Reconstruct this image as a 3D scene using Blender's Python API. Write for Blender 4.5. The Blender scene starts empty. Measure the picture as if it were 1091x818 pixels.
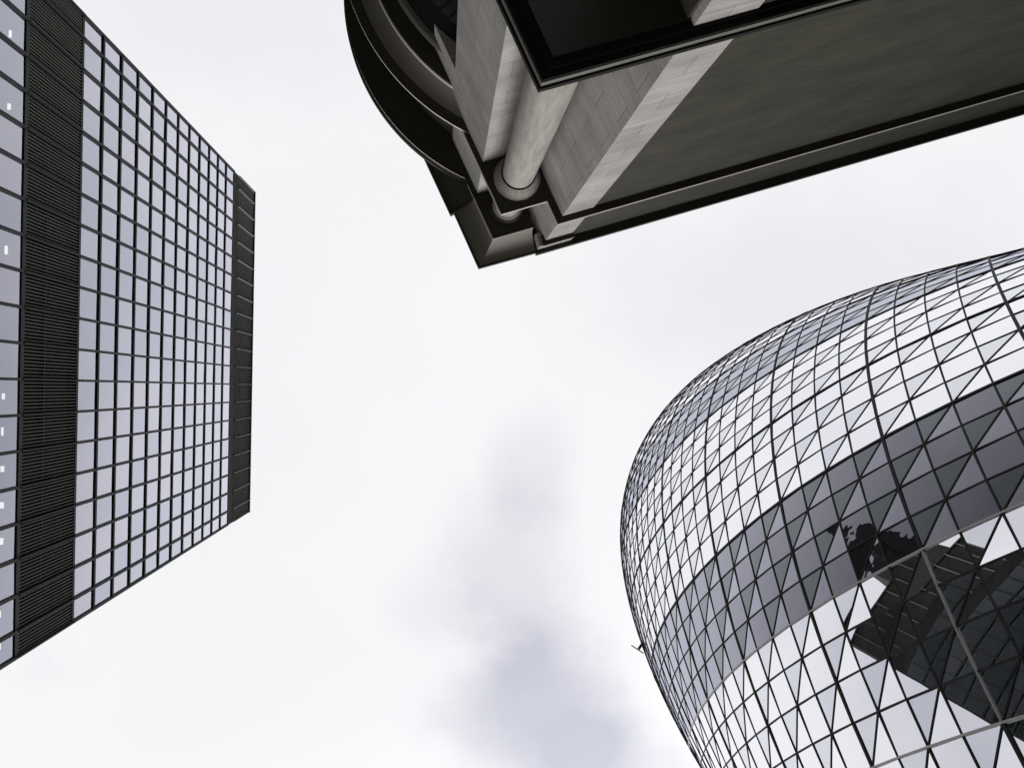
import bpy, bmesh, math, random
from mathutils import Vector, Matrix

random.seed(7)
S = bpy.context.scene
COL = S.collection

# ------------------------------------------------------------------ camera
FPX, ZX, ZY, EYE = 1090.43, 472.13, 414.45, 1.6     # focal length, zenith point (pixels of the 1091x818 photo), eye height
d = Vector((ZX - 545.5, ZY - 409.0, FPX)).normalized()   # the zenith seen in camera axes (x right, y down, z forward)
zc = Vector((0, 0, 1))
ax = zc.cross(d)
RW = Matrix.Rotation(math.asin(ax.length), 3, ax.normalized())   # camera axes <- world axes
cam_data = bpy.data.cameras.new('camera')
cam = bpy.data.objects.new('camera', cam_data)
COL.objects.link(cam)
right, down, fwd = RW[0], RW[1], RW[2]
M = Matrix(((right[0], -down[0], -fwd[0]), (right[1], -down[1], -fwd[1]), (right[2], -down[2], -fwd[2]))).to_4x4()
M.translation = (0, 0, EYE)
cam.matrix_world = M
cam_data.sensor_width = 36.0
cam_data.lens = FPX / 1091 * 36.0
cam_data.clip_start = 0.05
cam_data.clip_end = 6000
S.camera = cam


def project(p):
    c = RW @ (Vector(p) - Vector((0, 0, EYE)))
    if c.z <= 0.1: return None
    return (545.5 + FPX * c.x / c.z, 409 + FPX * c.y / c.z)


# ------------------------------------------------------------------ sky, sun, exposure
S.view_settings.view_transform = 'Standard'
S.view_settings.look = 'None'
S.view_settings.exposure = 0.0
S.view_settings.gamma = 1.0
S.view_settings.use_curve_mapping = False
SUN_EL, SUN_AZ = math.radians(28), math.radians(68)      # azimuth measured from +X towards +Y
world = bpy.data.worlds.new('World')
S.world = world
world.use_nodes = True
wn, wl = world.node_tree.nodes, world.node_tree.links
wn.clear()


def wnode(t, **kw):
    n = wn.new(t)
    for k, v in kw.items(): setattr(n, k, v)
    return n


def wmath(op, a, b=None, clamp=False):
    n = wnode('ShaderNodeMath', operation=op, use_clamp=clamp)
    for i, s in enumerate((a, b)):
        if s is None: continue
        if isinstance(s, (int, float)): n.inputs[i].default_value = s
        else: wl.new(s, n.inputs[i])
    return n.outputs[0]


sky = wnode('ShaderNodeTexSky', sky_type='NISHITA', sun_disc=False)
sky.sun_elevation = SUN_EL
sky.sun_rotation = math.radians(90) - SUN_AZ
sky_bg = wnode('ShaderNodeBackground')
sky_bg.inputs[1].default_value = 0.1
wl.new(sky.outputs[0], sky_bg.inputs[0])
tc = wnode('ShaderNodeTexCoord')
sep = wnode('ShaderNodeSeparateXYZ')
wl.new(tc.outputs['Generated'], sep.inputs[0])
zpos = wmath('MAXIMUM', sep.outputs[2], 0.06)
cx_ = wmath('DIVIDE', sep.outputs[0], zpos)              # a flat cloud deck: direction -> point of the deck
cy_ = wmath('DIVIDE', sep.outputs[1], zpos)
comb = wnode('ShaderNodeCombineXYZ')
wl.new(cx_, comb.inputs[0]); wl.new(cy_, comb.inputs[1])


def wnoise(scale, detail, rough=0.55, off=(0, 0, 0)):
    mp = wnode('ShaderNodeMapping')
    mp.inputs['Location'].default_value = off
    wl.new(comb.outputs[0], mp.inputs[0])
    n = wnode('ShaderNodeTexNoise')
    n.inputs['Scale'].default_value = scale
    n.inputs['Detail'].default_value = detail
    n.inputs['Roughness'].default_value = rough
    wl.new(mp.outputs[0], n.inputs['Vector'])
    return n.outputs['Fac']


def blob(px, py, rx, ry, noise, amp):
    """soft patch of thick cloud on the deck"""
    x = wmath('DIVIDE', wmath('SUBTRACT', cx_, px), rx)
    y = wmath('DIVIDE', wmath('SUBTRACT', cy_, py), ry)
    r = wmath('SQRT', wmath('ADD', wmath('MULTIPLY', x, x), wmath('MULTIPLY', y, y)))
    r = wmath('ADD', r, wmath('MULTIPLY', wmath('SUBTRACT', noise, 0.5), amp))
    n = wnode('ShaderNodeMapRange', interpolation_type='SMOOTHERSTEP')
    n.inputs['From Min'].default_value = 1.25
    n.inputs['From Max'].default_value = 0.1
    wl.new(r, n.inputs['Value'])
    return n.outputs[0]


n1 = wnoise(6.0, 5, 0.5, (3.1, 1.7, 0))
n1 = wmath('ADD', wmath('MULTIPLY', n1, 0.75), wmath('MULTIPLY', wnoise(19.0, 6, 0.6, (1.2, 5.5, 0.2)), 0.25))
n2 = wnoise(2.2, 4, 0.5, (7.3, 2.2, 0.4))
dens = None
for (px, py, rx, ry, amp, k) in ((0.085, 0.317, 0.115, 0.105, 1.3, 0.9), (0.165, 0.385, 0.11, 0.08, 1.2, 0.55), (0.062, 0.185, 0.085, 0.11, 1.6, 0.46),
                                 (-0.005, 0.215, 0.07, 0.055, 1.5, 0.22), (0.085, 0.085, 0.055, 0.075, 1.6, 0.30), (0.40, -0.10, 0.30, 0.14, 1.4, 0.24),
                                 (-0.20, -0.36, 0.30, 0.12, 1.3, 0.18), (-0.68, 0.02, 0.30, 0.34, 2.2, 0.55), (-0.55, -0.50, 0.25, 0.2, 2.0, 0.5), (0.44, 0.12, 0.14, 0.20, 2.0, 0.35)):
    b = wmath('MULTIPLY', blob(px, py, rx, ry, n1, amp), k)
    dens = b if dens is None else wmath('ADD', dens, b)
soft = wnode('ShaderNodeMapRange')
soft.inputs['From Min'].default_value = 0.42; soft.inputs['From Max'].default_value = 0.75
wl.new(n2, soft.inputs['Value'])
dens = wmath('ADD', dens, wmath('MULTIPLY', soft.outputs[0], 0.15), clamp=True)
cmix = wnode('ShaderNodeMixRGB')
cmix.inputs[1].default_value = (0.962, 0.964, 0.978, 1)
cmix.inputs[2].default_value = (0.60, 0.605, 0.69, 1)
wl.new(dens, cmix.inputs[0])
cl_bg = wnode('ShaderNodeBackground')
wl.new(cmix.outputs[0], cl_bg.inputs[0])
sdir = Vector((math.cos(SUN_EL) * math.cos(SUN_AZ), math.cos(SUN_EL) * math.sin(SUN_AZ), math.sin(SUN_EL)))
dotn = wnode('ShaderNodeVectorMath', operation='DOT_PRODUCT')
wl.new(tc.outputs['Generated'], dotn.inputs[0]); dotn.inputs[1].default_value = sdir
glow = wmath('POWER', wmath('MAXIMUM', dotn.outputs['Value'], 0.0), 12.0)     # the cloud is brighter round the hidden sun
wl.new(wmath('ADD', wmath('MULTIPLY', glow, 3.2), 1.0), cl_bg.inputs[1])
mixs = wnode('ShaderNodeMixShader')
mixs.inputs[0].default_value = 0.97                      # an almost closed overcast
wl.new(sky_bg.outputs[0], mixs.inputs[1]); wl.new(cl_bg.outputs[0], mixs.inputs[2])
wout = wnode('ShaderNodeOutputWorld')
wl.new(mixs.outputs[0], wout.inputs[0])

sun_data = bpy.data.lights.new('sun', 'SUN')
sun_data.energy = 1.5
sun_data.angle = math.radians(40)                        # light spread through the cloud
sun_data.color = (1.0, 0.97, 0.93)
sun = bpy.data.objects.new('sun', sun_data)
COL.objects.link(sun)
sun.rotation_euler = sdir.to_track_quat('Z', 'Y').to_euler()
sun.location = (0, 0, 300)

# ------------------------------------------------------------------ materials


def mat(name):
    m = bpy.data.materials.new(name)
    m.use_nodes = True
    nt = m.node_tree
    nt.nodes.clear()
    out = nt.nodes.new('ShaderNodeOutputMaterial')
    return m, nt.nodes, nt.links, out


def simple(name, col, rough=0.5, metal=0.0, var=0.0, scale=3.0, spec=0.5):
    m, n, l, out = mat(name)
    b = n.new('ShaderNodeBsdfPrincipled')
    b.inputs['Base Color'].default_value = (*col, 1)
    b.inputs['Roughness'].default_value = rough
    b.inputs['Metallic'].default_value = metal
    b.inputs['Specular IOR Level'].default_value = spec
    if var:
        t = n.new('ShaderNodeTexCoord'); nz = n.new('ShaderNodeTexNoise')
        nz.inputs['Scale'].default_value = scale; nz.inputs['Detail'].default_value = 6
        l.new(t.outputs['Object'], nz.inputs['Vector'])
        mx = n.new('ShaderNodeMixRGB')
        mx.inputs[1].default_value = (*[c * (1 - var) for c in col], 1)
        mx.inputs[2].default_value = (*[c * (1 + var) for c in col], 1)
        l.new(nz.outputs['Fac'], mx.inputs[0]); l.new(mx.outputs[0], b.inputs['Base Color'])
    l.new(b.outputs[0], out.inputs[0])
    return m


def glass(name, ramp, tint, base=(0.02, 0.022, 0.022), wave=0.0, wscale=0.6, see=0.0, rough=0.0):
    """coated pane: reflectance rises with the angle of incidence (ramp over Facing); the rest shows what is behind"""
    m, n, l, out = mat(name)
    lw = n.new('ShaderNodeLayerWeight'); lw.inputs[0].default_value = 0.5
    r = n.new('ShaderNodeValToRGB')
    e = r.color_ramp.elements
    while len(e) > 1: e.remove(e[-1])
    e[0].position = ramp[0][0]; e[0].color = (ramp[0][1],) * 3 + (1,)
    for p, v in ramp[1:]:
        q = e.new(p); q.color = (v, v, v, 1)
    l.new(lw.outputs['Facing'], r.inputs[0])
    g = n.new('ShaderNodeBsdfGlossy'); g.inputs['Color'].default_value = (*tint, 1); g.inputs['Roughness'].default_value = rough
    if wave:
        t = n.new('ShaderNodeTexCoord'); nz = n.new('ShaderNodeTexNoise'); bp = n.new('ShaderNodeBump')
        nz.inputs['Scale'].default_value = wscale; nz.inputs['Detail'].default_value = 1.0
        l.new(t.outputs['Object'], nz.inputs['Vector'])
        bp.inputs['Strength'].default_value = 1.0; bp.inputs['Distance'].default_value = wave
        l.new(nz.outputs['Fac'], bp.inputs['Height']); l.new(bp.outputs[0], g.inputs['Normal'])
    df = n.new('ShaderNodeBsdfDiffuse'); df.inputs['Color'].default_value = (*base, 1)
    under = df.outputs[0]
    if see:
        tr = n.new('ShaderNodeBsdfTransparent'); tr.inputs['Color'].default_value = (0.75, 0.85, 0.8, 1)
        mm = n.new('ShaderNodeMixShader'); mm.inputs[0].default_value = see
        l.new(df.outputs[0], mm.inputs[1]); l.new(tr.outputs[0], mm.inputs[2]); under = mm.outputs[0]
    mx = n.new('ShaderNodeMixShader')
    l.new(r.outputs[0], mx.inputs[0]); l.new(under, mx.inputs[1]); l.new(g.outputs[0], mx.inputs[2])
    l.new(mx.outputs[0], out.inputs[0])
    return m


def stone(name, c1, c2, joint, bw, bh, streak=0.35, mortar=0.012, rough=0.75, spec=0.2, fine=1.0, sx=14.0, sy=1.2):
    """cut stone laid in courses on the UV (metres along the wall, metres up), with saw streaks and weathering"""
    m, n, l, out = mat(name)
    uv = n.new('ShaderNodeUVMap'); uv.uv_map = 'UVMap'
    br = n.new('ShaderNodeTexBrick')
    br.inputs['Color1'].default_value = (*c1, 1); br.inputs['Color2'].default_value = (*c2, 1)
    br.inputs['Mortar'].default_value = (*joint, 1)
    br.inputs['Scale'].default_value = 1.0
    br.inputs['Mortar Size'].default_value = mortar
    br.inputs['Mortar Smooth'].default_value = 0.2
    br.inputs['Brick Width'].default_value = bw; br.inputs['Row Height'].default_value = bh
    l.new(uv.outputs[0], br.inputs['Vector'])
    mp = n.new('ShaderNodeMapping'); mp.inputs['Scale'].default_value = (sy, sx, 1)
    l.new(uv.outputs[0], mp.inputs[0])
    nz = n.new('ShaderNodeTexNoise'); nz.inputs['Scale'].default_value = 1.0; nz.inputs['Detail'].default_value = 7
    nz.inputs['Roughness'].default_value = 0.65
    l.new(mp.outputs[0], nz.inputs['Vector'])
    n2_ = n.new('ShaderNodeTexNoise'); n2_.inputs['Scale'].default_value = 0.8; n2_.inputs['Detail'].default_value = 5
    l.new(uv.outputs[0], n2_.inputs['Vector'])
    n3_ = n.new('ShaderNodeTexNoise'); n3_.inputs['Scale'].default_value = 45.0; n3_.inputs['Detail'].default_value = 3
    l.new(uv.outputs[0], n3_.inputs['Vector'])

    def mr(src, lo, hi):
        q = n.new('ShaderNodeMapRange'); q.inputs['From Min'].default_value = 0.3; q.inputs['From Max'].default_value = 0.7
        q.inputs['To Min'].default_value = lo; q.inputs['To Max'].default_value = hi
        l.new(src, q.inputs['Value']); return q.outputs[0]

    def mul(a, b):
        q = n.new('ShaderNodeMath'); q.operation = 'MULTIPLY'; l.new(a, q.inputs[0]); l.new(b, q.inputs[1]); return q.outputs[0]
    f = mul(mul(mr(nz.outputs['Fac'], 1 - streak, 1 + streak), mr(n2_.outputs['Fac'], 0.82, 1.18)), mr(n3_.outputs['Fac'], 1 - 0.12 * fine, 1 + 0.12 * fine))
    vm = n.new('ShaderNodeVectorMath'); vm.operation = 'SCALE'
    l.new(br.outputs['Color'], vm.inputs[0]); l.new(f, vm.inputs['Scale'])
    b = n.new('ShaderNodeBsdfPrincipled'); b.inputs['Roughness'].default_value = rough
    b.inputs['Specular IOR Level'].default_value = spec
    l.new(vm.outputs[0], b.inputs['Base Color'])
    bp = n.new('ShaderNodeBump'); bp.inputs['Strength'].default_value = 0.25; bp.inputs['Distance'].default_value = 0.02
    l.new(n3_.outputs['Fac'], bp.inputs['Height']); l.new(bp.outputs[0], b.inputs['Normal'])
    l.new(b.outputs[0], out.inputs[0])
    return m


MT = {
    'limestone': stone('limestone', (0.40, 0.38, 0.365), (0.335, 0.32, 0.305), (0.19, 0.18, 0.165), 1.15, 0.9, streak=0.24, mortar=0.008),
    'column_stone': stone('column_stone', (0.36, 0.335, 0.305), (0.33, 0.31, 0.28), (0.32, 0.30, 0.275), 4.0, 1.6, streak=0.16, mortar=0.0, sx=22, sy=1.0),
    'granite': stone('dark_granite', (0.055, 0.053, 0.041), (0.050, 0.048, 0.037), (0.03, 0.03, 0.027), 60, 90, spec=0.04, streak=0.24, mortar=0.0, fine=2.2, sx=6.0, sy=1.0),
    'shade_brown': simple('shaded_dark_brown', (0.042, 0.038, 0.030), 0.6, 0.0, 0.3, 1.5, spec=0.15),  # dark brown with the shade under the cornices put into the colour
    'brown_stone': simple('brown_painted_cove', (0.125, 0.115, 0.092), 0.6, 0, 0.2, 1.0),
    'soffit': simple('dark_soffit', (0.036, 0.034, 0.028), 0.6, 0, 0.25, 1.2, spec=0.15),  # underside shade is carried in this soffit colour too
    'black': simple('black_gap', (0.010, 0.0095, 0.0085), 0.7, spec=0.06),
    'trim': simple('pale_metal_trim', (0.60, 0.565, 0.51), 0.45),
    'trim_dark': simple('grey_stone_trim', (0.15, 0.145, 0.13), 0.6, 0, 0.2, 2, spec=0.2),
    'floor': simple('green_grey_floor', (0.30, 0.38, 0.34), 0.7, 0, 0.15, 0.3),
    'tube': simple('interior_column', (0.10, 0.12, 0.11), 0.6),
    'dark_glass': glass('bay_glass', [(0.0, 0.05), (0.6, 0.07), (0.85, 0.2), (1, 0.6)], (0.9, 0.92, 0.9), (0.008, 0.008, 0.008)),
    'bay_glass': glass('bay_window_glass', [(0.0, 0.01), (0.7, 0.012), (0.9, 0.02), (1, 0.05)], (0.9, 0.92, 0.9), (0.008, 0.008, 0.008)),
    'light_frame': simple('grey_divider', (0.14, 0.14, 0.135), 0.6, spec=0.2),
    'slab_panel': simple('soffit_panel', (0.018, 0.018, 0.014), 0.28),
    'frame': simple('black_green_frame', (0.009, 0.0112, 0.0105), 0.6, 0.0, 0.2, 0.5, spec=0.12),
    'fin': simple('louvre_fin', (0.045, 0.046, 0.040), 0.6, 0.0, 0.25, 0.7, spec=0.2),
    'louvre_back': simple('louvre_back', (0.004, 0.004, 0.004), 0.8),
    'office_glass': glass('office_glass', [(0.0, 0.04), (0.45, 0.03), (0.51, 0.06), (0.57, 0.30), (0.61, 0.45), (0.72, 0.66), (0.80, 0.80), (0.9, 0.82), (1, 0.97)],
                          (0.89, 0.892, 1.0), (0.012, 0.018, 0.016), wave=0.0015, wscale=0.35, see=0.75),
    'office_glass_b': glass('office_glass', [(0.0, 0.04), (0.45, 0.03), (0.51, 0.06), (0.57, 0.30), (0.61, 0.45), (0.72, 0.66), (0.80, 0.80), (0.9, 0.82), (1, 0.97)],
                          (0.81, 0.83, 0.94), (0.012, 0.018, 0.016), wave=0.0015, wscale=0.35, see=0.75),
    'slab': simple('office_ceiling', (0.04, 0.055, 0.047), 0.8),
    'roof': simple('flat_roof', (0.12, 0.12, 0.12), 0.9, 0, 0.2),
    'clear_pane': glass('clear_pane', [(0.0, 0.70), (0.5, 0.78), (0.6, 0.90), (0.7, 0.97), (1, 1.0)], (0.965, 0.965, 1.0), wave=0.0010, wscale=0.5, see=0.9),
    'clear_tri_up': glass('clear_upper_pane', [(0.0, 0.58), (0.5, 0.67), (0.7, 0.84), (0.9, 0.93), (1, 0.98)], (0.93, 0.94, 1.0), wave=0.0010, wscale=0.5, see=0.9),
    'clear_tri_low': glass('clear_lower_pane', [(0.0, 0.8), (0.5, 0.9), (0.7, 0.95), (1, 0.99)], (0.98, 0.98, 1.0), wave=0.0010, wscale=0.5, see=0.9),
    'dark_pane': glass('grey_pane', [(0.0, 0.05), (0.5, 0.09), (0.56, 0.15), (0.63, 0.27), (0.70, 0.42), (0.80, 0.60), (0.9, 0.72), (1, 0.95)], (0.86, 0.865, 1.0), (0.012, 0.014, 0.014), wave=0.011, wscale=1.0),
    'dark_tri_up': glass('grey_upper_pane', [(0.0, 0.03), (0.5, 0.065), (0.56, 0.115), (0.63, 0.215), (0.70, 0.32), (0.80, 0.54), (0.9, 0.62), (1, 0.95)], (0.87, 0.92, 0.98), (0.012, 0.014, 0.014), wave=0.011, wscale=1.0),
    'dark_tri_low': glass('grey_lower_pane', [(0.0, 0.08), (0.5, 0.125), (0.56, 0.21), (0.63, 0.34), (0.70, 0.52), (0.80, 0.60), (0.9, 0.75), (1, 0.95)], (0.86, 0.865, 1.0), (0.012, 0.014, 0.014), wave=0.011, wscale=1.0),
    'bar': simple('black_glazing_bar', (0.009, 0.010, 0.011), 0.6, spec=0.08),
    'rib': simple('black_rib_cover', (0.009, 0.010, 0.011), 0.6, spec=0.08),
    'rib_grey': simple('grey_rib_cover', (0.17, 0.165, 0.155), 0.5, 0.0),
    'rib_pale': simple('pale_rib_cover', (0.30, 0.295, 0.29), 0.5, 0.0),
    'cap': simple('dome_cap', (0.08, 0.09, 0.09), 0.15),
    'paving': stone('paving', (0.24, 0.23, 0.21), (0.20, 0.195, 0.18), (0.09, 0.085, 0.08), 0.9, 0.6, streak=0.1, sx=1.5, sy=1.5),
    'asphalt': simple('asphalt', (0.05, 0.05, 0.052), 0.85, 0, 0.3, 8),
    'kerb': simple('granite_kerb', (0.26, 0.25, 0.24), 0.8, 0, 0.2, 5),
    'paint': simple('road_paint', (0.75, 0.62, 0.12), 0.7, 0, 0.1, 6),
}
lm, ln, ll, lo = mat('ceiling_light')
le = ln.new('ShaderNodeEmission'); le.inputs[0].default_value = (1, 0.98, 0.95, 1); le.inputs[1].default_value = 1.7
ll.new(le.outputs[0], lo.inputs[0])
MT['ceiling_light'] = lm

# ------------------------------------------------------------------ mesh helpers


class MB:
    """collects faces and links them as ONE mesh object; UV = metres along / metres up"""
    def __init__(s): s.v, s.f, s.mi = [], [], []

    def face(s, pts, mi=0):
        i = len(s.v); s.v += [tuple(p) for p in pts]; s.f.append(list(range(i, i + len(pts)))); s.mi.append(mi)

    def prism(s, poly, z0, z1, mi=0, top=None, bot=None, side=None):
        a = sum(poly[i][0] * poly[(i + 1) % len(poly)][1] - poly[(i + 1) % len(poly)][0] * poly[i][1] for i in range(len(poly)))
        if a < 0: poly = poly[::-1]
        side = side or {}
        n = len(poly)
        for i in range(n):
            p, q = poly[i], poly[(i + 1) % n]
            s.face([(*p[:2], z0), (*q[:2], z0), (*q[:2], z1), (*p[:2], z1)], mi)
        s.face([(*p[:2], z1) for p in poly], mi if top is None else top)
        s.face([(*p[:2], z0) for p in poly[::-1]], mi if bot is None else bot)

    def obox(s, o, ex, ey, ez, mi=0):
        """box from corner o along three edge vectors"""
        o, ex, ey, ez = map(Vector, (o, ex, ey, ez))
        if ex.cross(ey).dot(ez) < 0: ex, ey = ey, ex
        c = [o, o + ex, o + ex + ey, o + ey]; t = [p + ez for p in c]
        s.face(c[::-1], mi); s.face(t, mi)
        for i in range(4): s.face([c[i], c[(i + 1) % 4], t[(i + 1) % 4], t[i]], mi)

    def bar(s, p, q, nrm, w, din, dout, mi=0):
        p, q, nrm = Vector(p), Vector(q), Vector(nrm)
        t = (q - p).normalized(); side = t.cross(nrm).normalized(); nn = side.cross(t).normalized()
        if nn.dot(nrm) < 0: nn = -nn
        ring = [side * w / 2 - nn * din, side * w / 2 + nn * dout, -side * w / 2 + nn * dout, -side * w / 2 - nn * din]
        i = len(s.v)
        s.v += [tuple(p + r) for r in ring] + [tuple(q + r) for r in ring]
        for k in range(4):
            j = (k + 1) % 4
            s.f.append([i + k, i + j, i + 4 + j, i + 4 + k]); s.mi.append(mi)
        s.f.append([i + 3, i + 2, i + 1, i]); s.f.append([i + 4, i + 5, i + 6, i + 7]); s.mi += [mi, mi]

    def lathe(s, c, prof, n=64, a0=0, a1=360, mi=0, mis=None):
        """profile [(r,z)] turned about the vertical through c"""
        full = abs(a1 - a0) >= 360
        m = n if full else n + 1
        i0 = len(s.v)
        for (r, z) in prof:
            for k in range(m):
                a = math.radians(a0 + (a1 - a0) * k / n)
                s.v.append((c[0] + r * math.cos(a), c[1] + r * math.sin(a), z))
        for j in range(len(prof) - 1):
            for k in range(n):
                k2 = (k + 1) % m
                s.f.append([i0 + j * m + k, i0 + j * m + k2, i0 + (j + 1) * m + k2, i0 + (j + 1) * m + k])
                s.mi.append(mis[j] if mis else mi)

    def build(s, name, mats, parent=None, smooth=False, recalc=False, bevel=0):
        me = bpy.data.meshes.new(name)
        me.from_pydata(s.v, [], s.f)
        if not isinstance(mats, (list, tuple)): mats = [mats]
        for m in mats: me.materials.append(MT[m] if isinstance(m, str) else m)
        me.polygons.foreach_set('material_index', s.mi)
        me.update()
        if recalc or smooth:
            bm = bmesh.new(); bm.from_mesh(me)
            bmesh.ops.remove_doubles(bm, verts=bm.verts, dist=1e-5)
            bmesh.ops.recalc_face_normals(bm, faces=bm.faces)
            bm.to_mesh(me); bm.free()
        uvl = me.uv_layers.new(name='UVMap')
        for p in me.polygons:
            nx, ny, nz = p.normal
            if abs(nz) > 0.75:
                for li in p.loop_indices:
                    co = me.vertices[me.loops[li].vertex_index].co; uvl.data[li].uv = (co.x, co.y)
            else:
                L = math.hypot(nx, ny) or 1; tx, ty = -ny / L, nx / L
                for li in p.loop_indices:
                    co = me.vertices[me.loops[li].vertex_index].co; uvl.data[li].uv = (co.x * tx + co.y * ty, co.z)
        if smooth:
            me.polygons.foreach_set('use_smooth', [True] * len(me.polygons))
            me.set_sharp_from_angle(angle=math.radians(35))
        o = bpy.data.objects.new(name, me)
        COL.objects.link(o)
        if parent: o.parent = parent; o.matrix_parent_inverse = parent.matrix_world.inverted()
        return o


def thing(name, label, cat, loc=(0, 0, 0), group=None):
    o = bpy.data.objects.new(name, None)
    COL.objects.link(o)
    o.matrix_world = Matrix.Translation(loc)
    o['label'] = label; o['category'] = cat
    if group: o['group'] = group
    return o


def area_in_view(pts):
    """projected size of a face in the picture, 0 if out of frame"""
    q = [project(p) for p in pts]
    if any(v is None for v in q): return 0
    mx = sum(v[0] for v in q) / len(q); my = sum(v[1] for v in q) / len(q)
    if not (0 <= mx <= 1091 and 0 <= my <= 818): return 0
    return abs(sum(q[i][0] * q[(i + 1) % len(q)][1] - q[(i + 1) % len(q)][0] * q[i][1] for i in range(len(q)))) / 2


# ------------------------------------------------------------------ the ground
g = MB(); g.face([(-2500, -2500, 0), (2500, -2500, 0), (2500, 2500, 0), (-2500, 2500, 0)])
o = g.build('pavement', 'paving'); o['kind'] = 'structure'
U = Vector((math.cos(math.radians(-16.5)), math.sin(math.radians(-16.5))))     # along the right-hand facade
V = Vector((math.cos(math.radians(65)), math.sin(math.radians(65))))           # along the left-hand facade, towards the corner
A = Vector((-U.y, U.x))                                                        # outwards from the right-hand facade
B = Vector((-V.y, V.x))                                                        # outwards from the left-hand facade


def P2(p): return (p[0], p[1])


g = MB()
r0 = Vector((0.5, 4.2))
g.face([(*P2(r0 - U * 300), 0.004), (*P2(r0 + U * 300), 0.004), (*P2(r0 + U * 300 + A * 6.5), 0.004), (*P2(r0 - U * 300 + A * 6.5), 0.004)])
o = g.build('road', 'asphalt'); o['kind'] = 'structure'
for off in (0.0, 6.5):
    g = MB()
    c = r0 + A * off
    g.obox((*P2(c - U * 300 - A * 0.15), 0.0), (*P2(U * 600), 0), (*P2(A * 0.3), 0), (0, 0, 0.12))
    o = g.build('kerb', 'kerb'); o['kind'] = 'structure'
for off in (0.35, 6.0):
    g = MB()
    c = r0 + A * off
    g.face([(*P2(c - U * 300), 0.008), (*P2(c + U * 300), 0.008), (*P2(c + U * 300 + A * 0.1), 0.008), (*P2(c - U * 300 + A * 0.1), 0.008)])
    o = g.build('road_marking', 'paint'); o['kind'] = 'structure'

# ------------------------------------------------------------------ curved glass tower
GC = Vector((44.27, 17.19)); G_PH = 235.81; G_Z0 = 64.15 + EYE; G_H = 2.075
zk = [0, 20, 40, 60, 72, 90, 110, 130, 150, 165, 175, 180]
rk = [24.78, 25.90, 26.49, 27.06, 27.15, 26.80, 25.06, 21.67, 15.82, 10.5, 5.0, 0.0]


def cubic(x, y):
    n = len(x); h = [x[i + 1] - x[i] for i in range(n - 1)]
    a = [0.0] * n; b = [1.0] * n; c = [0.0] * n; r = [0.0] * n
    for i in range(1, n - 1):
        a[i] = h[i - 1]; b[i] = 2 * (h[i - 1] + h[i]); c[i] = h[i]
        r[i] = 6 * ((y[i + 1] - y[i]) / h[i] - (y[i] - y[i - 1]) / h[i - 1])
    for i in range(1, n):
        w = a[i] / b[i - 1]; b[i] -= w * c[i - 1]; r[i] -= w * r[i - 1]
    m = [0.0] * n
    for i in range(n - 1, -1, -1): m[i] = (r[i] - (c[i] * m[i + 1] if i < n - 1 else 0)) / b[i]

    def f(t):
        i = 0
        while i < n - 2 and t > x[i + 1]: i += 1
        p, q = x[i + 1] - t, t - x[i]
        return m[i] * p ** 3 / (6 * h[i]) + m[i + 1] * q ** 3 / (6 * h[i]) + (y[i] / h[i] - m[i] * h[i] / 6) * p + (y[i + 1] / h[i] - m[i + 1] * h[i] / 6) * q
    return f


prof = cubic(zk, rk)
S_TOP, S_BOT = -50, 30


def gnode(s, k):
    """lattice node on ring s (counted downwards), k = steps of 2.5 degrees"""
    z = G_Z0 - G_H * s
    r = prof(z)
    a = math.radians(G_PH + 2.5 * k)
    return Vector((GC.x + r * math.cos(a), GC.y + r * math.sin(a), z))


def gnormal(p):
    r = Vector((p.x - GC.x, p.y - GC.y)); r.normalize()
    dr = (prof(p.z + 0.4) - prof(p.z - 0.4)) / 0.8
    return Vector((r.x, r.y, -dr)).normalized()


tower = thing('curved_glass_tower', 'bulging glass tower with a diamond lattice and spiralling dark grey bands', 'tower', (GC.x, GC.y, 0))
panes = []                     # (area in view, points, material key)
PK = ['clear_pane', 'clear_tri_up', 'clear_tri_low', 'dark_pane', 'dark_tri_up', 'dark_tri_low']
rnd = random.Random(3)
for s in range(S_TOP, S_BOT - 1):
    for k in range(s % 2, 144, 2):              # top corner of a cell
        if (s - k) % 2: continue
        R_, n_ = (s - k) // 2, (s + k) // 2
        t = gnode(s, k); lft = gnode(s + 1, k - 1); rgt = gnode(s + 1, k + 1); bt = gnode(s + 2, k)
        dark = 3 if (R_ % 12) in (8, 9, 10, 11) else 0
        c = (t + bt) / 2
        nr = gnormal(c)
        if s % 2 == 0:                          # cut at the floor line into two triangles
            tilt = nr * rnd.uniform(-0.009, 0.009)
            panes.append([[t + tilt, lft, rgt], dark + 1])
            tilt = nr * rnd.uniform(-0.009, 0.009)
            panes.append([[lft, bt + tilt, rgt], dark + 2])
        else:                                   # one flat diamond pane
            m = (t + bt + lft + rgt) / 4
            nf = (bt - t).cross(rgt - lft).normalized()
            q = [x - nf * (x - m).dot(nf) for x in (t, lft, bt, rgt)]
            w = nr * rnd.uniform(-0.006, 0.006)
            q[0] = q[0] + w; q[2] = q[2] - w
            panes.append([q, dark])
for p in panes:
    c = sum(p[0], Vector()) / len(p[0])
    facing = gnormal(c).dot(Vector((0, 0, EYE)) - c) > 0
    p.append(area_in_view(p[0]) if facing else 0)
panes.sort(key=lambda p: -p[2])
for p, kind, ar in panes[:100]:
    mb = MB(); mb.face(p); o = mb.build('glass_pane', PK[kind], tower)
rest = MB()
for p, kind, ar in panes[100:]: rest.face(p, kind)
o = rest.build('glazing', PK, tower); o['kind'] = 'stuff'

net = MB()
ribs = {}


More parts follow.
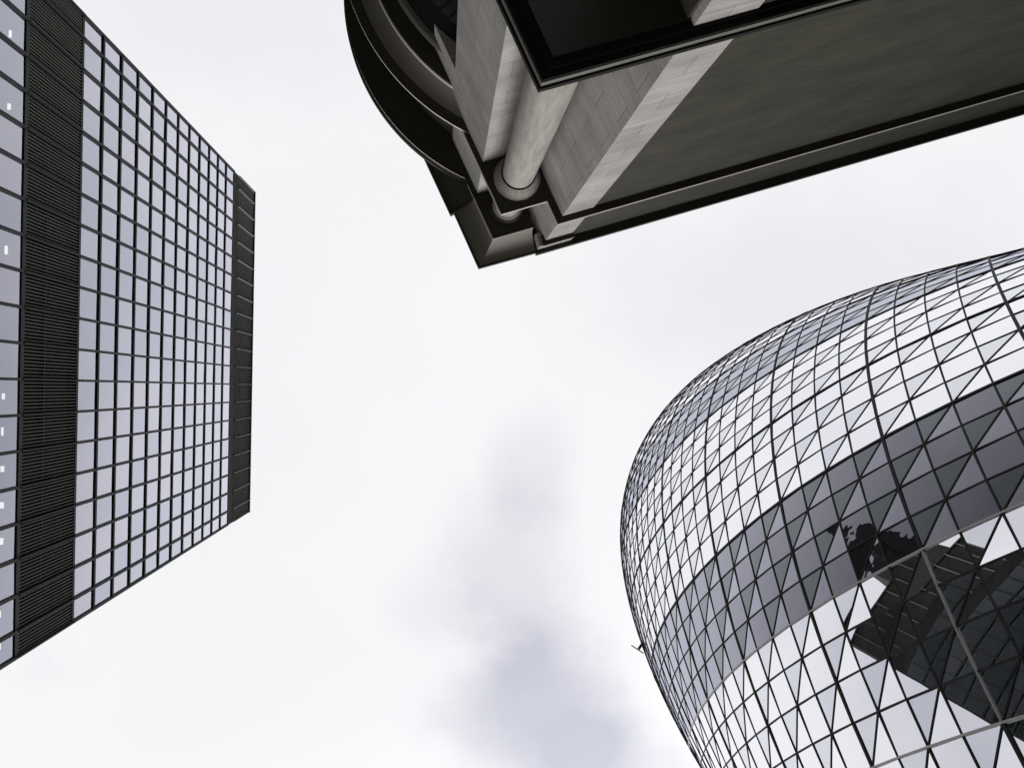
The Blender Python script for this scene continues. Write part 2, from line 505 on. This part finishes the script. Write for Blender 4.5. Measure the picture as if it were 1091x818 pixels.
def seg(s1, k1, s2, k2, fam, idx):
    p, q = gnode(s1, k1), gnode(s2, k2)
    nr = gnormal((p + q) / 2)
    if fam == 'B': net.bar(p, q, nr, 0.11, 0.06, 0.028); return
    thick = idx % 4 == (0 if fam == 'R' else 3)
    if thick:
        part = ''
        w = 0.16
        if fam == 'R' and idx in (12, 16): part = 'pale'; w = 0.09
        if fam == 'A' and idx == 71 and 10 <= s1 <= 15:
            if 11 < ((s1 - k1) // 2) % 72 < 16: part = 'grey'; w = 0.10
        if fam == 'A' and idx == 71 and s1 < 11: part = 'upper'
        ribs.setdefault((fam, idx, part), MB()).bar(p, q, nr, w, 0.08, 0.056 if fam == 'R' else 0.050)
    else:
        net.bar(p, q, nr, 0.088, 0.06, 0.036 if fam == 'A' else 0.031)


for s in range(S_TOP, S_BOT):
    for k in range(144):
        if (s - k) % 2: continue
        R_, n_ = (s - k) // 2, (s + k) // 2
        seg(s, k, s + 1, k - 1, 'A', n_ % 72)       # n stays, R grows
        seg(s, k, s + 1, k + 1, 'R', R_ % 72)       # R stays, n grows
        if s % 2: seg(s, k, s, k + 2, 'B', 0)
net.build('glazing_bar_net', 'bar', tower)
for key, mb in ribs.items():
    ob = mb.build('spiral_rib', {'': 'rib', 'upper': 'rib', 'pale': 'rib_pale', 'grey': 'rib_grey'}[key[2]], tower)
    if key[2] in ('pale', 'grey'): ob['label'] = 'pale grey metal cover strip on the diagonal lattice'
for f_ in range(S_TOP + 1, S_BOT, 2):            # floor plates inside, cut back from the facade
    z = G_Z0 - G_H * f_
    r = prof(z) - 0.9
    if r < 4: continue
    mb = MB(); mb.lathe(GC, [(max(1.0, r - 9), z - 0.35), (r, z - 0.35), (r, z + 0.25), (max(1.0, r - 9), z + 0.25)], 72)
    mb.build('floor_plate', 'floor', tower)
mb = MB(); mb.lathe(GC, [(8.5, 0.1), (8.5, 140)], 48); mb.build('lift_core', 'floor', tower)
cols = {}
for s in range(S_TOP, S_BOT):                     # structural diagonals behind the thick ribs
    for k in range(144):
        if (s - k) % 2: continue
        R_, n_ = (s - k) // 2 % 72, (s + k) // 2 % 72
        for fam, ok, k2 in (('A', n_ % 4 == 3, k - 1), ('R', R_ % 4 == 0, k + 1)):
            if not ok: continue
            p, q_ = gnode(s, k), gnode(s + 1, k2)
            np_, nq = gnormal(p), gnormal(q_)
            cols.setdefault((fam, n_ if fam == 'A' else R_), MB()).bar(p - np_ * 0.75, q_ - nq * 0.75, np_, 0.42, 0.21, 0.21)
for mb in cols.values(): mb.build('diagonal_column', 'tube', tower)
mb = MB()
zt = G_Z0 - G_H * S_TOP
mb.lathe(GC, [(prof(zt) + 0.05, zt - 0.1)] + [(prof(z), z) for z in (zt + 0.3, 171.5, 173.5, 175.5, 177.5, 179)] + [(0.3, 179.8)], 72)
mb.build('dome_cap', 'cap', tower, smooth=True)
mb = MB()
zb = G_Z0 - G_H * S_BOT
mb.lathe(GC, [(24.2, 0), (24.2, zb), (24.7, zb), (24.7, zb + 0.4)], 72)
mb.build('base_wall', 'dark_glass', tower, smooth=True)
# cleaning arm that sticks out at the left edge of the tower
zb = 102.0 + EYE
arm = MB()
arm.bar((20.25, 25.30, zb + 0.1), (19.60, 26.10, zb - 0.1), (0, 0, 1), 0.22, 0.11, 0.11)
arm = arm.build('bracket_arm', 'bar', tower)
xb = MB()
xb.bar((18.90, 25.74, zb + 0.05), (20.10, 26.52, zb - 0.15), (0, 0, 1), 0.10, 0.05, 0.05)
xb.build('cross_bar', 'bar', arm)

# ------------------------------------------------------------------ office tower on the left
TZ = 116.4 + EYE
t1 = Vector((-21.136, -22.059)); t2 = Vector((-21.719, 13.718))
tw = (t1 - t2).normalized(); tl = (t1 - t2).length
tn = Vector((tw.y, -tw.x))
if tn.x < 0: tn = -tn
office = thing('office_tower', 'dark flat fronted office tower with a grid of pale windows and black louvre bands', 'tower', (*P2((t1 + t2) / 2 - tn * 18), 0))
full = tl / 19.54
wpos = [0, 0.77 * full] + [0.77 * full + full * i for i in range(1, 19)] + [tl]
levels = [TZ - 1.6 + 1.6]


def tpt(w, out, z):
    p = t2 + tw * w + tn * out
    return Vector((p.x, p.y, z))


fl_n, fl_h, fl_bot = 12, 3.615, 61.68 + EYE
fl_top = fl_bot + fl_n * fl_h
lv2_bot = 53.72 + EYE
floors = [fl_top - fl_h * i for i in range(fl_n + 1)]
zz = lv2_bot
low = [zz]
while zz - fl_h > 3: zz -= fl_h; low.append(zz)
# structure behind the glass
mb = MB()
DEP = 34.5
mb.obox(tpt(0.3, -DEP, 0), tw.to_3d() * (tl - 0.6), tn.to_3d() * (DEP - 5.0), (0, 0, TZ - 0.4))
mb.build('core', 'slab', office)
mb = MB()
for z in floors + low:
    mb.obox(tpt(0.1, -4.99, z - 0.3), tw.to_3d() * (tl - 0.2), tn.to_3d() * 4.79, (0, 0, 0.35))
for w in (0.1, tl - 0.25):
    mb.obox(tpt(w, -4.98, 0.02), tw.to_3d() * 0.15, tn.to_3d() * 4.75, (0, 0, TZ - 0.5))
o = mb.build('floor_slab', 'slab', office); o['kind'] = 'stuff'
wins = []
for zs in (floors, low):
    for i in range(len(zs) - 1):
        for j in range(len(wpos) - 1):
            q = [tpt(wpos[j], 0, zs[i + 1]), tpt(wpos[j + 1], 0, zs[i + 1]), tpt(wpos[j + 1], 0, zs[i]), tpt(wpos[j], 0, zs[i])]
            for p in range(4): q[p] = q[p] + tn.to_3d() * rnd.uniform(-0.006, 0.006)
            q[3] = q[0] + q[2] - q[1]
            wins.append((area_in_view(q), q))
wins.sort(key=lambda w: -w[0])
for ar, q in wins[:100]:
    mb = MB(); mb.face(q); mb.build('window', 'office_glass' if rnd.random() < 0.65 else 'office_glass_b', office)
mb = MB()
for ar, q in wins[100:]: mb.face(q, 0 if rnd.random() < 0.65 else 1)
o = mb.build('window_field', ['office_glass', 'office_glass_b'], office); o['kind'] = 'stuff'
# frames
for j, w in enumerate(wpos):
    mb = MB()
    ww = 0.145
    w0 = min(max(w - ww / 2, 0), tl - ww)
    for za, zb_ in ((0.02, lv2_bot + 0.01), (fl_bot - 0.012, fl_top + 0.012)):
        mb.obox(tpt(w0, -0.12, za), tw.to_3d() * ww, tn.to_3d() * 0.25, (0, 0, zb_ - za))
    mb.obox(tpt(w0 + 0.03, -0.12, lv2_bot), tw.to_3d() * (ww - 0.06), tn.to_3d() * 0.30, (0, 0, fl_bot - lv2_bot))
    mb.build('mullion', 'frame', office)
    mb = MB()
    mb.obox(tpt(w0 + 0.05, -0.12, fl_top + 2.06), tw.to_3d() * (ww - 0.10), tn.to_3d() * 0.34, (0, 0, TZ - fl_top - 2.10))
    mb.build('louvre_divider', 'light_frame', office)
for z in floors + low:
    mb = MB()
    edge = z in (floors[0], floors[-1], low[0])
    hh = 0.29
    lift, pr = 0.15, 0.085
    if z == floors[0]: lift, hh, pr = 0.15, 2.2, 0.03
    if z == floors[-1]: lift, hh, pr = 0.16, 0.32, 0.06
    if z == low[0]: lift, hh, pr = 0.22, 0.45, 0.06
    mb.obox(tpt(0.003, -0.14, z - lift), tw.to_3d() * (tl - 0.006), tn.to_3d() * (0.14 + pr), (0, 0, hh))
    mb.build('transom', 'black' if z == floors[0] else 'frame', office)


def louvre(j, za, zb_, nf):
    mb = MB()
    wa, wb = wpos[j] + 0.09, wpos[j + 1] - 0.09
    mb.face([tpt(wa - 0.05, -0.30, za), tpt(wb + 0.05, -0.30, za), tpt(wb + 0.05, -0.30, zb_), tpt(wa - 0.05, -0.30, zb_)], 1)
    n = max(4, round(nf * (wb - wa) / (full - 0.18)))
    for i in range(n):
        w = wa + (wb - wa) * (i + 0.5) / n
        mb.obox(tpt(w - 0.022, -0.20, za + 0.02), tw.to_3d() * 0.044, tn.to_3d() * (0.24), (0, 0, zb_ - za - 0.04))
    mid = za + (zb_ - za) * 0.42
    mb.obox(tpt(wa, -0.24, mid), tw.to_3d() * (wb - wa), tn.to_3d() * 0.10, (0, 0, 0.12))
    return mb.build('louvre_panel', ['fin', 'louvre_back'], office)


for j in range(len(wpos) - 1):
    louvre(j, lv2_bot + 0.24, fl_bot - 0.17, 9)
    louvre(j, fl_top + 2.10, TZ - 0.15, 9)
mb = MB()
mb.obox(tpt(-0.05, -DEP - 0.05, TZ - 0.35), tw.to_3d() * (tl + 0.1), tn.to_3d() * (DEP + 0.20), (0, 0, 0.35))
mb.build('roof_coping', 'frame', office)
# unseen blocks and posts, added for dark shapes reflected in the curved glass
mb = MB()
def rpt(x, y, z): return Vector((x, y, z))
mb.obox((-36, -20.8, TZ), (6.5, 0, 0), (0, 17, 0), (0, 0, 22))
for yy, dy, hh in ((-20.6, 2.6, 18.5), (-17.2, 3.4, 16.0), (-13.2, 1.5, 18.0), (-11.0, 3.2, 10.5)):
    mb.obox((-35.5, yy, TZ + 21.9), (5.5, 0, 0), (0, dy, 0), (0, 0, hh))
mb.build('reflection_block', 'frame', office)
mb = MB()
for iy in range(9):
    x, y = -32.0, -20.0 + iy * 1.9
    hb = 30.0 if iy < 5 else 21.5
    mb.bar((x, y, TZ + hb), (x, y, TZ + hb + 3.5 - (iy * 7 % 4) * 0.6), (1, 0, 0), 0.5, 0.25, 0.25)
    if iy not in (4, 8):
        mb.bar((x, y, TZ + hb + 1.6), (x, y + 1.9, TZ + hb + 1.2), (1, 0, 0), 0.5, 0.2, 0.2)
mb.build('reflection_posts', 'frame', office)
# the three sides turned away from the street
mb = MB()
for (o0, ex, nrm, L) in ((tpt(0, 0, 0), -tn, -tw, DEP), (tpt(tl, 0, 0), -tn, tw, DEP), (tpt(0, -DEP, 0), tw, -tn, tl)):
    e3, n3 = ex.to_3d(), nrm.to_3d()
    st = 0.14
    mb.face([o0 + e3 * st + n3 * 0.01, o0 + e3 * (L - 0.02) + n3 * 0.01, o0 + e3 * (L - 0.02) + n3 * 0.01 + Vector((0, 0, TZ - 0.5)), o0 + e3 * st + n3 * 0.01 + Vector((0, 0, TZ - 0.5))], 0)
    nb = 19
    for i in range(nb + 1):
        w = st + (L - st - 0.2) * i / nb
        mb.obox(o0 + e3 * w + n3 * 0.012, e3 * 0.16, n3 * 0.11, (0, 0, TZ - 0.5), 1)
    for z in floors + low:
        mb.obox(o0 + e3 * st + n3 * 0.013 + Vector((0, 0, z - 0.2)), e3 * (L - st), n3 * 0.09, (0, 0, 0.4), 1)
mb.build('rear_curtain_wall', ['dark_glass', 'frame'], office)
# lit ceiling fittings behind the lowest windows in view
lights = 0
for fz in (low[0],):
    for j in range(len(wpos) - 1):
        w = (wpos[j] + wpos[j + 1]) / 2 + 0.1
        mb = MB()
        if rnd.random() < 0.4: continue
        mb.obox(tpt(w - 0.22, -0.74, fz - 0.42), tw.to_3d() * rnd.uniform(0.28, 0.44), tn.to_3d() * rnd.uniform(0.1, 0.2), (0, 0, 0.05))
        mb.build('ceiling_light', 'ceiling_light', office)
for fz, dpt in ((floors[-2], 1.2), (floors[-3], 1.2)):
    for j in range(1, len(wpos) - 1):
        if rnd.random() < 0.55:
            w = (wpos[j] + wpos[j + 1]) / 2 + 0.25 * rnd.uniform(-1, 1)
            mb = MB()
            mb.obox(tpt(w - 0.2, -dpt, fz - 0.40), tw.to_3d() * 0.40, tn.to_3d() * 0.09, (0, 0, 0.05))
            mb.build('ceiling_light', 'ceiling_light', office)

# ------------------------------------------------------------------ stone corner building
K = Vector((1.47, -4.44))                     # corner of the upper cornice lip in plan
Z1, Z2, Z3, Z4 = 12.3 + EYE, 26.0 + EYE, 30.15 + EYE, 31.2 + EYE
stone_b = thing('corner_building', 'pale stone corner building with a round column, dark cornices and a curved bay', 'building', (4.0, -8.0, 0))
BC = Vector((3.05, -11.65))                   # centre of the curved bay


def q(along_v=0.0, out_b=0.0):                # point measured from K along the left facade
    return K + V * along_v + B * out_b


AF = -3.365                                   # plane of the right facade's piers (P.A)
BF = -3.353                                   # plane of the left facade (P.B)


def at(a, b):                                 # plan point with given distances P.A = a, P.B = b
    det = A.x * B.y - A.y * B.x
    return Vector(((a * B.y - b * A.y) / det, (A.x * b - B.x * a) / det))


def onA(t, a=AF):                             # point of the right facade, t metres along U from pier corner P1
    return P1 + U * t + A * (a - AF)


P1 = Vector((3.04, -4.41)); P1 = P1 + A * (AF - P1.dot(A))
PL = Vector((1.01, -5.77)); PL = PL + B * (BF - PL.dot(B))

# main walls
L_A = 46.0


def wallA(t0, t1_, z0, z1, m, name, rec=0.0, depth=0.6):
    mb = MB()
    mb.prism([onA(t0, AF - rec), onA(t1_, AF - rec), onA(t1_, AF - rec - depth), onA(t0, AF - rec - depth)], z0, z1)
    return mb.build(name, m, stone_b)


PIERW = 0.84
# right facade pier at the corner: its front on the right facade, its flank along V
for z0, z1 in ((0.0, Z1 - 0.02), (Z1 + 0.45, Z2 - 0.42), (Z2 - 0.40, Z2 + 0.005), (Z2 + 0.30, Z4 - 0.42), (Z4 - 0.36, Z4 - 0.02)):
    mb = MB()
    grow = 0.0
    pts = [P1, P1 + U * PIERW, P1 + U * PIERW - V * 2.6, P1 - V * 2.6]
    mb.prism(pts, z0, z1)
    mb.build('pier', 'limestone', stone_b)
# dark panel on the flank of the pier below the lower slab
mb = MB()
fp = P1 - U * 0.05
mb.prism([fp - V * 0.10, fp - V * 2.5, fp - V * 2.5 + U * 0.045, fp - V * 0.10 + U * 0.045], 0.2, Z1 - 0.06)
mb.build('flank_panel', 'granite', stone_b)
# left facade pier
for z0, z1 in ((0.0, Z1 - 0.02), (Z1 + 0.45, Z2 - 0.42), (Z2 - 0.40, Z2 + 0.005), (Z2 + 0.30, Z3 + 0.1)):
    mb = MB()
    pts = [PL, PL - V * 1.73, PL - V * 1.73 + U * 1.8, PL + U * 1.8]
    mb.prism(pts, z0, z1)
    mb.build('pier', 'limestone', stone_b)
# wall at the back of the corner recess
mb = MB()
c1, c2 = PL + U * 1.2 - V * 0.8, P1 - V * 1.9 + U * 0.3
mb.prism([c1, c2, c2 - V * 0.6 + U * 0.3, c1 - V * 0.6 - B * 0.3], 0.0, Z3)
mb.build('recess_wall', 'limestone', stone_b)
# dark granite wall of the right facade
mb = MB()
mb.prism([onA(PIERW - 0.01, AF - 0.03), onA(L_A, AF - 0.03), onA(L_A, AF - 0.7), onA(PIERW - 0.01, AF - 0.7)], 0.0, Z4 - 0.02)
mb.build('granite_wall', 'granite', stone_b)
# body behind
mb = MB()
back = [onA(1.2, AF - 0.72), onA(L_A, AF - 0.72), onA(L_A, AF - 22), onA(1.2, AF - 22) + B * 2, ]
mb.prism(back, 0.0, Z4 - 0.3)
mb.build('body', 'granite', stone_b)
# left facade: lintel over the openings, wall beyond the bay
mb = MB()
l0 = PL - V * 1.731
mb.prism([l0, l0 - V * 14, l0 - V * 14 - B * 0.8, l0 - B * 0.8], 23.5 + EYE, Z2 + 0.005)
mb.build('lintel', 'limestone', stone_b)
mb = MB()
l1 = l0 - B * 0.55
mb.prism([l1, l1 - V * 14, l1 - V * 14 - B * 0.3, l1 - B * 0.3], 0.0, 23.5 + EYE)
mb.build('recessed_glazing', 'black', stone_b)
mb = MB()
mb.prism([l0, l0 - V * 14, l0 - V * 14 - B * 0.8, l0 - B * 0.8], Z2 + 0.3, Z3 + 0.1)
mb.build('attic_wall', 'shade_brown', stone_b)

# column with its capital, shaft base on the lower slab
CC = Vector((1.88, -5.39))
col = MB()
zb, zt = Z1 + 0.3, Z2 - 0.62
pr_ = [(0.52, zb), (0.52, zb + 0.3), (0.47, zb + 0.4)]
for i in range(13):
    f = i / 12
    pr_.append((0.468 - 0.062 * f ** 1.4, zb + 0.42 + (zt - zb - 0.42) * f))
col.lathe(CC, pr_, 64)
column = col.build('column', 'column_stone', stone_b, smooth=True)
cap = MB()
cap.lathe(CC, [(0.36, zt - 0.05), (0.36, zt + 0.06), (0.435, zt + 0.06), (0.445, zt + 0.10), (0.435, zt + 0.14), (0.40, zt + 0.14), (0.40, zt + 0.18), (0.43, zt + 0.20),
               (0.50, zt + 0.36), (0.565, zt + 0.50), (0.60, zt + 0.585), (0.60, zt + 0.63)], 64)
cap.build('capital', 'column_stone', column, smooth=True)
ring = MB()
ring.lathe(CC, [(0.40, zt - 0.03), (0.440, zt - 0.025), (0.440, zt + 0.05), (0.36, zt + 0.056)], 64)
ring.build('neck_ring', 'black', column, smooth=True)
col2 = MB()
col2.lathe(CC, [(0.40, Z2 + 0.2), (0.385, Z2 + 0.6), (0.37, Z3 - 0.45), (0.37, Z3 - 0.30), (0.44, Z3 - 0.24), (0.52, Z3 - 0.06), (0.52, Z3 + 0.004)], 64, mis=[0, 0, 0, 0, 1, 1])
col2.build('attic_column', ['column_stone', 'shade_brown'], stone_b, smooth=True)

# cornice between column and attic
R1 = at(K.dot(A), -99); R1 = K + U * 1.23
R2 = R1 + V * ((AF + 0.165 - R1.dot(A)) / V.dot(A))
kv = K - V * 2.29
slab2 = [K, R1, R2, R2 + U * 43, R2 + U * 43 - A * 3, onA(2.0, AF - 2.5), P1 - V * 4 + U * 1.0, kv + U * 3.0, kv]


def inset(poly, d_):
    n = len(poly); out = []
    a = sum(poly[i][0] * poly[(i + 1) % n][1] - poly[(i + 1) % n][0] * poly[i][1] for i in range(n))
    sg = 1 if a > 0 else -1
    for i in range(n):
        p0, p1, p2 = Vector(poly[i - 1][:2]), Vector(poly[i][:2]), Vector(poly[(i + 1) % n][:2])
        e1, e2 = (p1 - p0).normalized(), (p2 - p1).normalized()
        n1_, n2_ = Vector((-e1.y, e1.x)) * sg, Vector((-e2.y, e2.x)) * sg
        bis = (n1_ + n2_); L = bis.length
        bis = bis / L if L > 1e-6 else n1_
        out.append(p1 + bis * (d_ / max(0.3, bis.dot(n1_))))
    return out


mb = MB(); mb.prism(inset(slab2, 0.018), Z2, Z2 + 0.28); mb.build('cornice', 'shade_brown', stone_b)
mb = MB(); mb.prism(slab2, Z2 + 0.03, Z2 + 0.16)
mb.build('cornice_trim', 'trim', stone_b)
mb = MB(); mb.prism(inset(slab2, 0.10), Z2 + 0.281, Z2 + 0.36); mb.build('cornice_cap', 'shade_brown', stone_b)

# lower slab over the corner entrance, with stepped edge
s1a = -3.19
s1b = -2.62
c1_ = at(s1a, s1b)
low_slab = [c1_, c1_ + U * 46, c1_ + U * 46 - A * 2.2, onA(1.9, AF - 2.0), c1_ + U * 4.2 - V * 4.0, c1_ + U * 3.5 - V * 16, c1_ - V * 16]
mb = MB(); mb.prism(low_slab, Z1 + 0.21, Z1 + 0.34); mb.build('lower_cornice_lip', 'black', stone_b)
mb = MB(); mb.prism(inset(low_slab, 0.03), Z1 + 0.06, Z1 + 0.208); mb.build('lower_cornice_trim', 'trim_dark', stone_b)
mb = MB(); mb.prism(inset(low_slab, 0.045), Z1 + 0.0, Z1 + 0.058); mb.build('lower_cornice', 'black', stone_b)
mb = MB(); mb.prism(inset(low_slab, 0.14), Z1 - 0.05, Z1 - 0.002); mb.build('lower_cornice_step', 'black', stone_b)
pan = [c1_ + U * 0.26 - V * 0.26, at(s1a, s1b) + U * 2.05 - V * 0.26, at(s1a, s1b) + U * 1.9 - V * 6.5, c1_ + U * 0.26 - V * 6.5]
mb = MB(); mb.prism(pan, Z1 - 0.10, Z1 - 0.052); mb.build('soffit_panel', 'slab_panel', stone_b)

# attic soffit, cove and roof edge at the corner
lip = [K, K + U * 1.28, K + U * 1.28 - V * 3, K - V * 3.0 + U * 1.2, K - V * 2.1 - V * 0.9]
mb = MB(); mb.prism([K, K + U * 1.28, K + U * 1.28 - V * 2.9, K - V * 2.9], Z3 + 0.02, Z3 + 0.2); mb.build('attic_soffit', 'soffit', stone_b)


def cove(name, line, outs, zs, m, smooth=False):
    """strip swept along a plan polyline: outs = offsets per profile step"""
    mb = MB()
    for i in range(len(outs) - 1):
        for j in range(len(line) - 1):
            pa, pb = line[j], line[j + 1]
            mb.face([(*P2(pa[0] + pa[1] * outs[i]), zs[i]), (*P2(pb[0] + pb[1] * outs[i]), zs[i]),
                     (*P2(pb[0] + pb[1] * outs[i + 1]), zs[i + 1]), (*P2(pa[0] + pa[1] * outs[i + 1]), zs[i + 1])])
    return mb.build(name, m, stone_b, smooth=smooth)


mit = at(K.dot(A) + 0.62, K.dot(B) + 0.67) - K
line = [(K + U * 1.235, A), (K, mit / 0.645), (K - V * 1.30, B)]
cove('cornice_trim', line, [0, 0.0, 0.03, 0.03, 0.0], [Z3 + 0.02, Z3, Z3, Z3 + 0.09, Z3 + 0.09], 'trim')
cv = [i / 14 * math.pi / 2 for i in range(15)]
cove('roof_cove', line, [0.028 + 0.552 * (1 - math.cos(t)) for t in cv], [Z3 + 0.085 + 0.965 * math.sin(t) for t in cv], 'brown_stone', True)
cove('roof_edge', line, [0.575, 0.645, 0.645, 0.0], [Z3 + 1.052, Z3 + 1.052, Z3 + 1.35, Z3 + 1.36], 'shade_brown')
# same edge set further out beside and above the bay
K2 = K - V * 1.302
line2 = [(K2, B), (K2 - V * 14, B)]
cove('roof_cove', line2, [0.0, 0.2, 0.45, 0.66], [Z3 + 0.22, Z3 + 0.45, Z3 + 0.86, Z3 + 1.05], 'shade_brown')
cove('roof_edge', line2, [0.655, 0.765, 0.765, 0.0], [Z3 + 1.048, Z3 + 1.048, Z3 + 1.35, Z3 + 1.36], 'shade_brown')
mb = MB()
mb.face([(*P2(K2), Z3 + 0.2), (*P2(K2 + B * 0.765), Z3 + 1.048), (*P2(K2 + B * 0.765), Z3 + 1.35), (*P2(K2), Z3 + 1.36)])
mb.build('roof_edge_end', 'shade_brown', stone_b)
# coping of the right facade
cop0 = onA(-0.26, AF + 0.23)
mb = MB()
mb.prism([cop0, cop0 + U * 46, cop0 + U * 46 - A * 1.2, cop0 - A * 1.2 + U * 0.1], Z4, Z4 + 0.35)
mb.build('roof_coping', 'shade_brown', stone_b)
gq = onA(-0.20, AF + 0.10)
mb = MB(); mb.prism([gq, gq + U * 1.08, gq + U * 1.08 - A * 0.4, gq - A * 0.4], Z4 - 0.80, Z4 - 0.025); mb.build('pier_cap', 'limestone', stone_b)
gq = onA(-0.10, AF + 0.13)
mb = MB(); mb.prism([gq, gq + U * 0.98, gq + U * 0.98 - A * 0.3, gq - A * 0.3], Z4 - 0.95, Z4 - 0.81); mb.build('pier_groove', 'shade_brown', stone_b)
# flat roof
mb = MB()
mb.prism([K + U * 0.4 - V * 0.6, onA(0.3, AF - 0.8), onA(L_A, AF - 0.8), onA(L_A, AF - 22), K - V * 16 + U * 3, K - V * 16 + U * 0.5], Z4 - 0.29, Z4 + 0.1)
mb.build('flat_roof', 'roof', stone_b)

# curved bay
def arc(name, prof_, mats, mis=None, a0=90, a1=300, n=110):
    mb = MB(); mb.lathe(BC, prof_, n, a0, a1, mis=mis)
    return mb.build(name, mats, stone_b, smooth=True)


arc('bay_glazing', [(4.62, 0.0), (4.62, 24.3 + EYE)], 'bay_glass')
arc('bay_ring', [(4.60, 24.28 + EYE), (4.72, 24.30 + EYE), (4.78, 24.37 + EYE), (4.78, 24.45 + EYE), (4.70, 24.55 + EYE), (4.60, 24.57 + EYE)], 'brown_stone')
arc('bay_frieze', [(4.63, 24.56 + EYE), (4.63, 25.2 + EYE)], 'shade_brown')
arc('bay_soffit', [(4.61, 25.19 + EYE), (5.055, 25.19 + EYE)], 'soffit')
arc('bay_fascia', [(5.05, 25.185 + EYE), (5.08, 25.185 + EYE), (5.09, 25.32 + EYE), (5.06, 25.34 + EYE)], 'trim')
arc('bay_cove', [(5.058, 25.335 + EYE), (5.10, 25.5 + EYE), (5.18, 25.68 + EYE), (5.32, 25.86 + EYE), (5.44, 25.95 + EYE)], 'brown_stone')
arc('bay_cornice_soffit', [(5.43, 25.96 + EYE), (5.655, 25.97 + EYE)], 'shade_brown')
arc('bay_cornice_trim', [(5.65, 25.965 + EYE), (5.69, 25.965 + EYE), (5.69, 26.07 + EYE), (5.2, 26.3 + EYE)], ['trim', 'shade_brown'], mis=[1, 0, 1])
arc('bay_attic_wall', [(5.0, 26.2 + EYE), (5.0, 30.2 + EYE)], 'shade_brown')
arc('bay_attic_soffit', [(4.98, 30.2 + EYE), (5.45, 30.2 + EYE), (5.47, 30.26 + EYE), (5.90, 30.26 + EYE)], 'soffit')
arc('bay_roof_trim', [(5.895, 30.255 + EYE), (5.93, 30.255 + EYE), (5.93, 30.36 + EYE), (5.90, 30.365 + EYE)], ['trim', 'soffit'], mis=[1, 0, 1])
arc('bay_roof_edge', [(5.90, 30.36 + EYE), (5.97, 30.50 + EYE), (5.99, 30.50 + EYE), (5.99, 30.75 + EYE), (4.0, 30.8 + EYE)], 'shade_brown')
